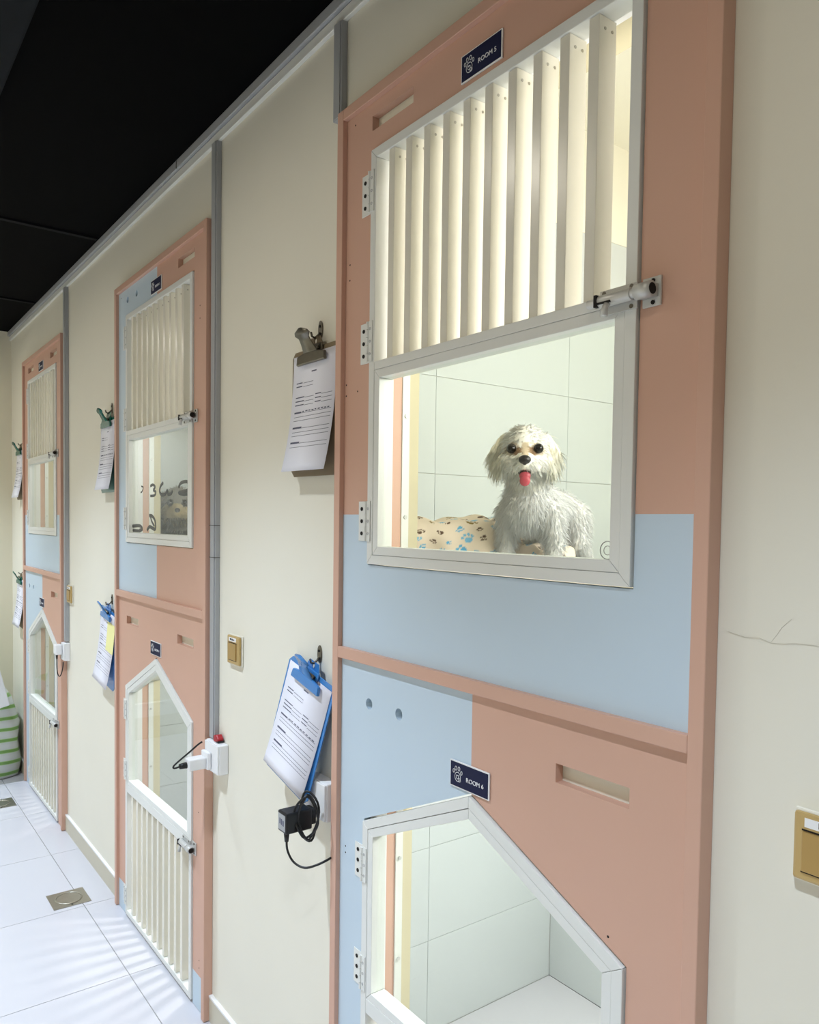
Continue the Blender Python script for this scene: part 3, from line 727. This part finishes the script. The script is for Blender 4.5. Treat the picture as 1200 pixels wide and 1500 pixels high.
obj('tie', MB().ring((0, 0, .625), .019, .006, 'xy', 20, 8), 'yellow', t, True)
t = thing('white_packet', 'white flat packet with green mark leaning on striped sack', 'packet', (-5.155, -.335, .43), rot=(.22, -.10, 0))
obj('body', MB().box(-.018, .018, -.26, .235, -.01, .36), 'wplastic', t, bevel=.006)
obj('green_mark', MB().box(.0181, .0190, -.20, .19, .27, .315), 'green', t)

# ------------------------------------------------------------------ dogs
def remesh(mb, vox, smooth_it):
    o = obj('tmp', mb, None); r = o.modifiers.new('r', 'REMESH'); r.mode = 'VOXEL'; r.voxel_size = vox
    s = o.modifiers.new('s', 'SMOOTH'); s.factor = .5; s.iterations = smooth_it
    bpy.context.view_layer.update(); me = bpy.data.meshes.new_from_object(o.evaluated_get(DG())); bpy.data.objects.remove(o); return me
def caps(mb, p0, r0, p1, r1, n=6):
    p0, p1 = Vector(p0), Vector(p1)
    for i in range(n+1): u = i/n; mb.ball(p0.lerp(p1, u), r0+(r1-r0)*u, 14)
def set_tint(me, cols):
    a = me.color_attributes.new('tint', 'FLOAT_COLOR', 'POINT')
    a.data.foreach_set('color', np.concatenate([np.asarray(cols, np.float32), np.ones((len(cols), 1), np.float32)], 1).ravel())
def fur(me, count, lenf, dirf, colf, skip, width=.0009, seg=4):
    me.calc_loop_triangles(); n = len(me.vertices)
    co = np.empty(n*3); me.vertices.foreach_get('co', co); co = co.reshape(-1, 3)
    no = np.empty(n*3); me.vertices.foreach_get('normal', no); no = no.reshape(-1, 3)
    tr = np.empty(len(me.loop_triangles)*3, int); me.loop_triangles.foreach_get('vertices', tr); tr = tr.reshape(-1, 3)
    A = np.linalg.norm(np.cross(co[tr[:, 1]]-co[tr[:, 0]], co[tr[:, 2]]-co[tr[:, 0]]), axis=1)
    idx = rng.choice(len(tr), count, p=A/A.sum()); u = rng.random((count, 2)); f = u.sum(1) > 1; u[f] = 1-u[f]
    b = np.stack([1-u.sum(1), u[:, 0], u[:, 1]], 1)
    P = (co[tr[idx]]*b[:, :, None]).sum(1); N = (no[tr[idx]]*b[:, :, None]).sum(1); N /= np.linalg.norm(N, axis=1)[:, None]
    keep = ~skip(P); P, N = P[keep], N[keep]; k = len(P)
    L = lenf(P)*(.7+.6*rng.random(k)); Dr = dirf(P, N)+.28*rng.normal(size=(k, 3)); Dr /= np.linalg.norm(Dr, axis=1)[:, None]
    col = colf(P)*(1+.08*rng.normal(size=(k, 1)))
    clump = .5*rng.normal(size=(k, 3)); grav = np.array([0, 0, -1.0])
    s1 = np.cross(Dr, rng.normal(size=(k, 3))); s1 /= np.linalg.norm(s1, axis=1)[:, None]; s2 = np.cross(Dr, s1)
    V = np.empty((k, seg, 3, 3))
    for i in range(seg):
        t = i/(seg-1); c = P-.002*N+Dr*(L*t)[:, None]+(grav+.3*clump)*(L*.40*t*t)[:, None]
        w_ = width*(1-t)**.7+.00012
        for j in range(3):
            a = 2*PI*j/3; V[:, i, j] = c+w_*(math.cos(a)*s1+math.sin(a)*s2)
    V = V.reshape(-1, 3); base = (np.arange(k)*seg*3)[:, None]
    fs = []
    for i in range(seg-1):
        for j in range(3): fs.append([i*3+j, i*3+(j+1) % 3, (i+1)*3+(j+1) % 3, (i+1)*3+j])
    Fc = (base[:, None]+np.array(fs)[None]).reshape(-1, 4)
    me2 = bpy.data.meshes.new('coat'); me2.vertices.add(len(V)); me2.vertices.foreach_set('co', V.ravel())
    me2.loops.add(Fc.size); me2.loops.foreach_set('vertex_index', Fc.ravel())
    me2.polygons.add(len(Fc)); me2.polygons.foreach_set('loop_start', np.arange(len(Fc))*4); me2.polygons.foreach_set('loop_total', np.full(len(Fc), 4))
    me2.update(calc_edges=True)
    Nn = N+.7*Dr+.45*rng.normal(size=N.shape); Nn /= np.linalg.norm(Nn, axis=1)[:, None]
    me2.polygons.foreach_set('use_smooth', np.ones(len(Fc), bool)); me2.normals_split_custom_set_from_vertices(np.repeat(Nn, seg*3, 0).tolist())
    set_tint(me2, np.clip(np.repeat(col, seg*3, 0), 0, 1)); return me2
def vco(me):
    co = np.empty(len(me.vertices)*3); me.vertices.foreach_get('co', co); return co.reshape(-1, 3)
def near(P, c, r): return np.linalg.norm(P-np.asarray(c), axis=1) < r

def white_dog():
    O = Vector((-1.285, .348, UF)); fw = Vector((.35, -.936, 0)).normalized(); sd = Vector((.936, .35, 0)).normalized()
    t = thing('white_dog', 'small fluffy white dog standing behind glass with tongue out', 'dog', tuple(O))
    B = lambda f, s, z: fw*f+sd*s+Vector((0, 0, z))
    H = Vector((-1.243, .288, 1.772))-O; hf = Vector((.70, -.714, -.06)).normalized(); hs = Vector((.714, .70, 0)).normalized()
    hu = hs.cross(hf).normalized()
    if hu.z < 0: hu = -hu
    K = lambda f, s, u: H+hf*f+hs*s+hu*u
    mb = MB()
    # trunk: deep chest narrowing to the loin, rump
    for f, z, ry, rz in ((.008, .182, .056, .060), (-.03, .180, .060, .060), (-.08, .178, .056, .050), (-.13, .176, .050, .043), (-.18, .172, .053, .048), (-.215, .165, .046, .044)):
        mb.ball(B(f, 0, z), (ry, ry, rz), 16)
    caps(mb, B(.0, 0, .21), .046, K(-.02, 0, -.024), .040)            # neck
    for s in (-1, 1):                                                  # front legs
        caps(mb, B(-.005, s*.050, .165), .030, B(-.012, s*.061, .100), .0205)
        caps(mb, B(-.012, s*.061, .100), .0205, B(.0, s*.064, .020), .0150)
        mb.ball(B(.010, s*.064, .013), (.021, .021, .013), 12)
        caps(mb, B(-.195, s*.036, .155), .040, B(-.175, s*.056, .090), .024)   # thigh, knee forward
        caps(mb, B(-.175, s*.056, .090), .024, B(-.225, s*.060, .055), .0160)  # hock backward
        caps(mb, B(-.225, s*.060, .055), .0160, B(-.215, s*.060, .016), .0145)
        mb.ball(B(-.203, s*.060, .012), (.021, .021, .012), 12)
    caps(mb, B(-.235, 0, .185), .018, B(-.21, .005, .205), .012)      # tail over back
    # head
    mb.ball(K(0, 0, .006), (.052, .052, .050), 18); mb.ball(K(.006, 0, .024), .042, 16)
    caps(mb, K(.03, 0, -.012), .033, K(.062, 0, -.016), .021)          # muzzle
    for s in (-1, 1): mb.ball(K(.046, s*.019, -.020), .022, 12); mb.ball(K(.022, s*.038, -.018), .026, 12)
    caps(mb, K(.030, 0, -.046), .016, K(.050, 0, -.052), .011)         # lower jaw, open
    for s in (-1, 1):                                                  # drop ears
        caps(mb, K(-.012, s*.044, .034), .016, K(-.010, s*.064, .004), .017); caps(mb, K(-.010, s*.064, .004), .017, K(-.006, s*.064, -.026), .011)
    me = remesh(mb, .0045, 4)
    eyes = [K(.0450, s*.0295, .013) for s in (-1, 1)]; ns = K(.083, 0, -.012); mo = K(.062, 0, -.043)
    eL = [np.array(e) for e in eyes]; nsv, mov = np.array(ns), np.array(mo); Hn = np.array(H); hfn, hsn, hun = map(np.array, (hf, hs, hu))
    def loc(P): d = P-Hn; return d @ hfn, d @ hsn, d @ hun
    def col(P):
        c = np.tile(np.array([.97, .965, .945]), (len(P), 1)); f, s, u = loc(P)
        head = (np.linalg.norm(P-Hn, axis=1) < .085)
        c[head] = (.95, .93, .86)
        for sg, e in zip((-1, 1), eL):
            c[near(P, e, .0165)] = (.60, .52, .40)
            inn = np.array(K(.052, sg*.014, .004)); c[near(P, inn, .012)] = (.30, .19, .11)
        st = (np.abs(s) < .008) & (f > .035) & (u > -.006) & (u < .028); c[st] = (.62, .52, .38)
        c[head & (np.abs(s) > .05)] = (.90, .86, .72)
        c[near(P, mov, .013)] = (.35, .18, .15)
        return c
    set_tint(me, col(vco(me))*np.array([.99, .96, .93]))
    obj('body', me, 'skin', t, True)
    def skip(P):
        k = near(P, nsv, .0125) | near(P, mov, .0105)
        for e in eL: k |= near(P, e, .0100)
        return k
    def lenf(P):
        f, s, u = loc(P); L = np.full(len(P), .018)
        hd = np.linalg.norm(P-Hn, axis=1) < .085
        L[hd] = .015; L[hd & (np.abs(s) > .046)] = .024
        L[hd & (f > .04) & (u > -.004)] = .007; L[hd & (f > .04) & (u <= -.004)] = .012
        L[(P[:, 2] < .09) & ~hd] = .013; L[near(P, mov, .02)] = .005
        return L
    def dirf(P, N):
        f, s, u = loc(P); d = .8*N+np.array([0, 0, -.55]); hd = np.linalg.norm(P-Hn, axis=1) < .085
        mz = hd & (f > .03)
        d[mz] = .55*N[mz]+.55*np.sign(s[mz])[:, None]*hsn-.35*hun-.2*hfn
        tp = hd & (u > .028); d[tp] = .55*N[tp]+.5*np.sign(s[tp])[:, None]*hsn-.1*hfn
        er = hd & (np.abs(s) > .046); d[er] = .35*N[er]+np.array([0, 0, -.9])
        return d
    obj('coat', fur(me, 20000, lenf, dirf, col, skip, .00085), 'fur', t, kind='stuff')
    for e in eyes: obj('eye', MB().ball(e, .0112, 18), 'eye', t, True)
    nm_ = Matrix((hs, hf, hu)).transposed()
    obj('nose', MB().ball(ns, (.0135, .010, .0102), 18, nm_).ball(ns+hu*-.006, (.006, .007, .006), 12, nm_), 'nose', t, True)
    obj('mouth', MB().ball(K(.058, 0, -.040), (.014, .012, .009), 16, nm_), 'mouth', t, True)
    obj('tongue', MB().ball(K(.067, .001, -.047), (.0125, .006, .010), 16, nm_).ball(K(.071, .001, -.057), (.0115, .0045, .0125), 16, nm_), 'tongue', t, True)
white_dog()

def grey_dog():
    H0 = Vector((-3.25, .235, 1.672)); O = Vector((-3.32, .275, UF))
    t = thing('grey_dog', 'grey and tan shaggy dog peering through the middle glass', 'dog', tuple(O))
    H = H0-O; hf = Vector((.93, -.365, .02)).normalized(); hs = Vector((.365, .93, 0)).normalized(); hu = hs.cross(hf).normalized()
    if hu.z < 0: hu = -hu
    K = lambda f, s, u: H+hf*f+hs*s+hu*u
    mb = MB(); bd = Vector((-.995, .10, 0)).normalized(); bs = Vector((.10, .995, 0)).normalized()
    Bp = lambda b, s, z: Vector((.0, .02, 0))+bd*b+bs*s+Vector((0, 0, z))
    for b, z, r in ((-.02, .080, .066), (.05, .092, .080), (.12, .092, .082), (.19, .086, .080), (.25, .07, .062)): mb.ball(Bp(b, 0, z), r, 16)
    caps(mb, Bp(-.02, 0, .10), .055, K(-.03, 0, -.02), .05)
    for s in (-1, 1):
        caps(mb, Bp(-.02, s*.045, .04), .026, Bp(-.13, s*.045, .016), .016); caps(mb, Bp(.22, s*.05, .045), .040, Bp(.15, s*.075, .018), .018)
    caps(mb, Bp(.30, 0, .05), .02, Bp(.36, .04, .03), .012)
    mb.ball(K(0, 0, .008), .060, 18); mb.ball(K(.0, 0, .035), .050, 16)
    caps(mb, K(.03, 0, -.020), .042, K(.066, 0, -.026), .026)
    for s in (-1, 1):
        mb.ball(K(.04, s*.022, -.032), .030, 12)
        caps(mb, K(-.012, s*.05, .044), .019, K(-.008, s*.076, .012), .021); caps(mb, K(-.008, s*.076, .012), .021, K(-.004, s*.076, -.028), .013)
    me = remesh(mb, .006, 4)
    Hn = np.array(H); hfn, hsn, hun = map(np.array, (hf, hs, hu)); eyes = [K(.052, s*.032, .014) for s in (-1, 1)]; ns = K(.092, 0, -.018)
    eL = [np.array(e) for e in eyes]
    def loc(P): d = P-Hn; return d @ hfn, d @ hsn, d @ hun
    def col(P):
        f, s, u = loc(P); c = np.tile(np.array([.03, .03, .028]), (len(P), 1)); hd = np.linalg.norm(P-Hn, axis=1) < .105
        c[hd] = (.30, .28, .24); c[hd & (f > .0) & (u < .012)] = (.50, .40, .23); c[hd & (f > .03) & (u < -.05)] = (.16, .12, .07)
        c[hd & (np.abs(s) > .055)] = (.13, .12, .10)
        for e in eL: c[near(P, e, .017)] = (.03, .028, .025)
        return c
    set_tint(me, col(vco(me))); obj('body', me, 'skin', t, True)
    def skip(P):
        k = near(P, np.array(ns), .014)
        for e in eL: k |= near(P, e, .012)
        return k
    def lenf(P):
        f, s, u = loc(P); L = np.full(len(P), .022); hd = np.linalg.norm(P-Hn, axis=1) < .105; L[hd & (f > .045)] = .012; return L
    obj('coat', fur(me, 9000, lenf, lambda P, N: .9*N+np.array([0, 0, -.45]), col, skip, .0013), 'fur', t, kind='stuff')
    for e in eyes: obj('eye', MB().ball(e, .0115, 14), 'eye', t, True)
    obj('nose', MB().ball(ns, (.012, .012, .010), 14), 'nose', t, True)
grey_dog()

# ------------------------------------------------------------------ paw print blanket
def blanket():
    t = thing('fleece_blanket', 'folded cream fleece blanket with brown and blue paw prints', 'blanket', (-1.47, .30, UF))
    r2 = random.Random(11); paws = []
    cols = [lin((92, 70, 52)), lin((92, 70, 52)), lin((132, 112, 58)), lin((92, 168, 206)), lin((120, 180, 212))]
    for i in range(-1, 17):
        for j in range(-1, 13):
            paws.append((i*.044+(j % 2)*.022+r2.uniform(-.009, .009), j*.036+r2.uniform(-.008, .008), r2.uniform(0, 2*PI), r2.choice((.55, .65, .8, 1.15)), cols[r2.randrange(5)]))
    def sheet(nm_, x0, x1, y0, y1, hgt, uo, vo, ph, ang):
        NX, NY = 170, 120; vs = np.empty((NY+1, NX+1, 3)); uvs = np.empty((NY+1, NX+1, 2))
        Lx = x1-x0; Ly = y1-y0; prof = []
        # closed rounded loaf: profile across y goes up, over and down
        per = 2*hgt+Ly
        for j in range(NY+1):
            a = j/NY; s_ = a*per
            th = PI*a
            e = .55; cy = -math.copysign(abs(math.cos(th))**e, math.cos(th)); sz = abs(math.sin(th))**e
            for i in range(NX+1):
                b = i/NX; end = (max(0, 1-abs(2*b-1)**9))**.35 if 0 < b < 1 else 0
                fold = .005*math.sin(b*9+ph+a*2)+.004*math.sin(b*21+ph*2+a*5)+.004*math.sin(a*19+b*4)
                x = x0+Lx*b+.006*math.sin(a*7+ph); y = (y0+y1)/2+cy*Ly/2*(.55+.45*end)+fold*.8
                z = sz*(hgt*(.35+.65*end)+fold*(1 if sz > .3 else 0))
                z = max(z, .001)
                vs[j, i] = (x, y, z); uvs[j, i] = (b*Lx+uo, s_+vo)
        P = vs.reshape(-1, 3); Uv = uvs.reshape(-1, 2)
        ca, sa = math.cos(ang), math.sin(ang); P = np.stack([P[:, 0]*ca-P[:, 1]*sa, P[:, 0]*sa+P[:, 1]*ca, P[:, 2]], 1)
        fs = [(j*(NX+1)+i, j*(NX+1)+i+1, (j+1)*(NX+1)+i+1, (j+1)*(NX+1)+i) for j in range(NY) for i in range(NX)]
        me = bpy.data.meshes.new(nm_); me.from_pydata([tuple(p) for p in P], [], fs); me.update()
        c = np.tile(np.array(lin((226, 210, 190))), (len(P), 1))
        for (pu, pv, ro, s_, cc) in paws:
            d = Uv-np.array([pu, pv]); q = np.stack([d[:, 0]*math.cos(ro)+d[:, 1]*math.sin(ro), -d[:, 0]*math.sin(ro)+d[:, 1]*math.cos(ro)], 1)/s_
            k = ((q[:, 0]/.0085)**2+((q[:, 1]+.003)/.007)**2) < 1
            for tx, ty in ((-.0105, .006), (-.004, .0115), (.004, .0115), (.0105, .006)): k |= ((q[:, 0]-tx)/.0034)**2+((q[:, 1]-ty)/.0042)**2 < 1
            c[k] = cc
        set_tint(me, c); return obj(nm_, me, 'fleece', t, True)
    sheet('folded_roll', -.17, .10, -.08, .09, .150, .0, .0, .3, .95)
    o = sheet('folded_roll', -.13, .13, -.075, .085, .150, .11, .05, 2.1, .9); o.location = (-.13, .20, 0)
    o = sheet('loose_flap', -.10, .08, -.04, .04, .085, .2, .1, 4.0, .35); o.location = (.14, .135, 0)
blanket()
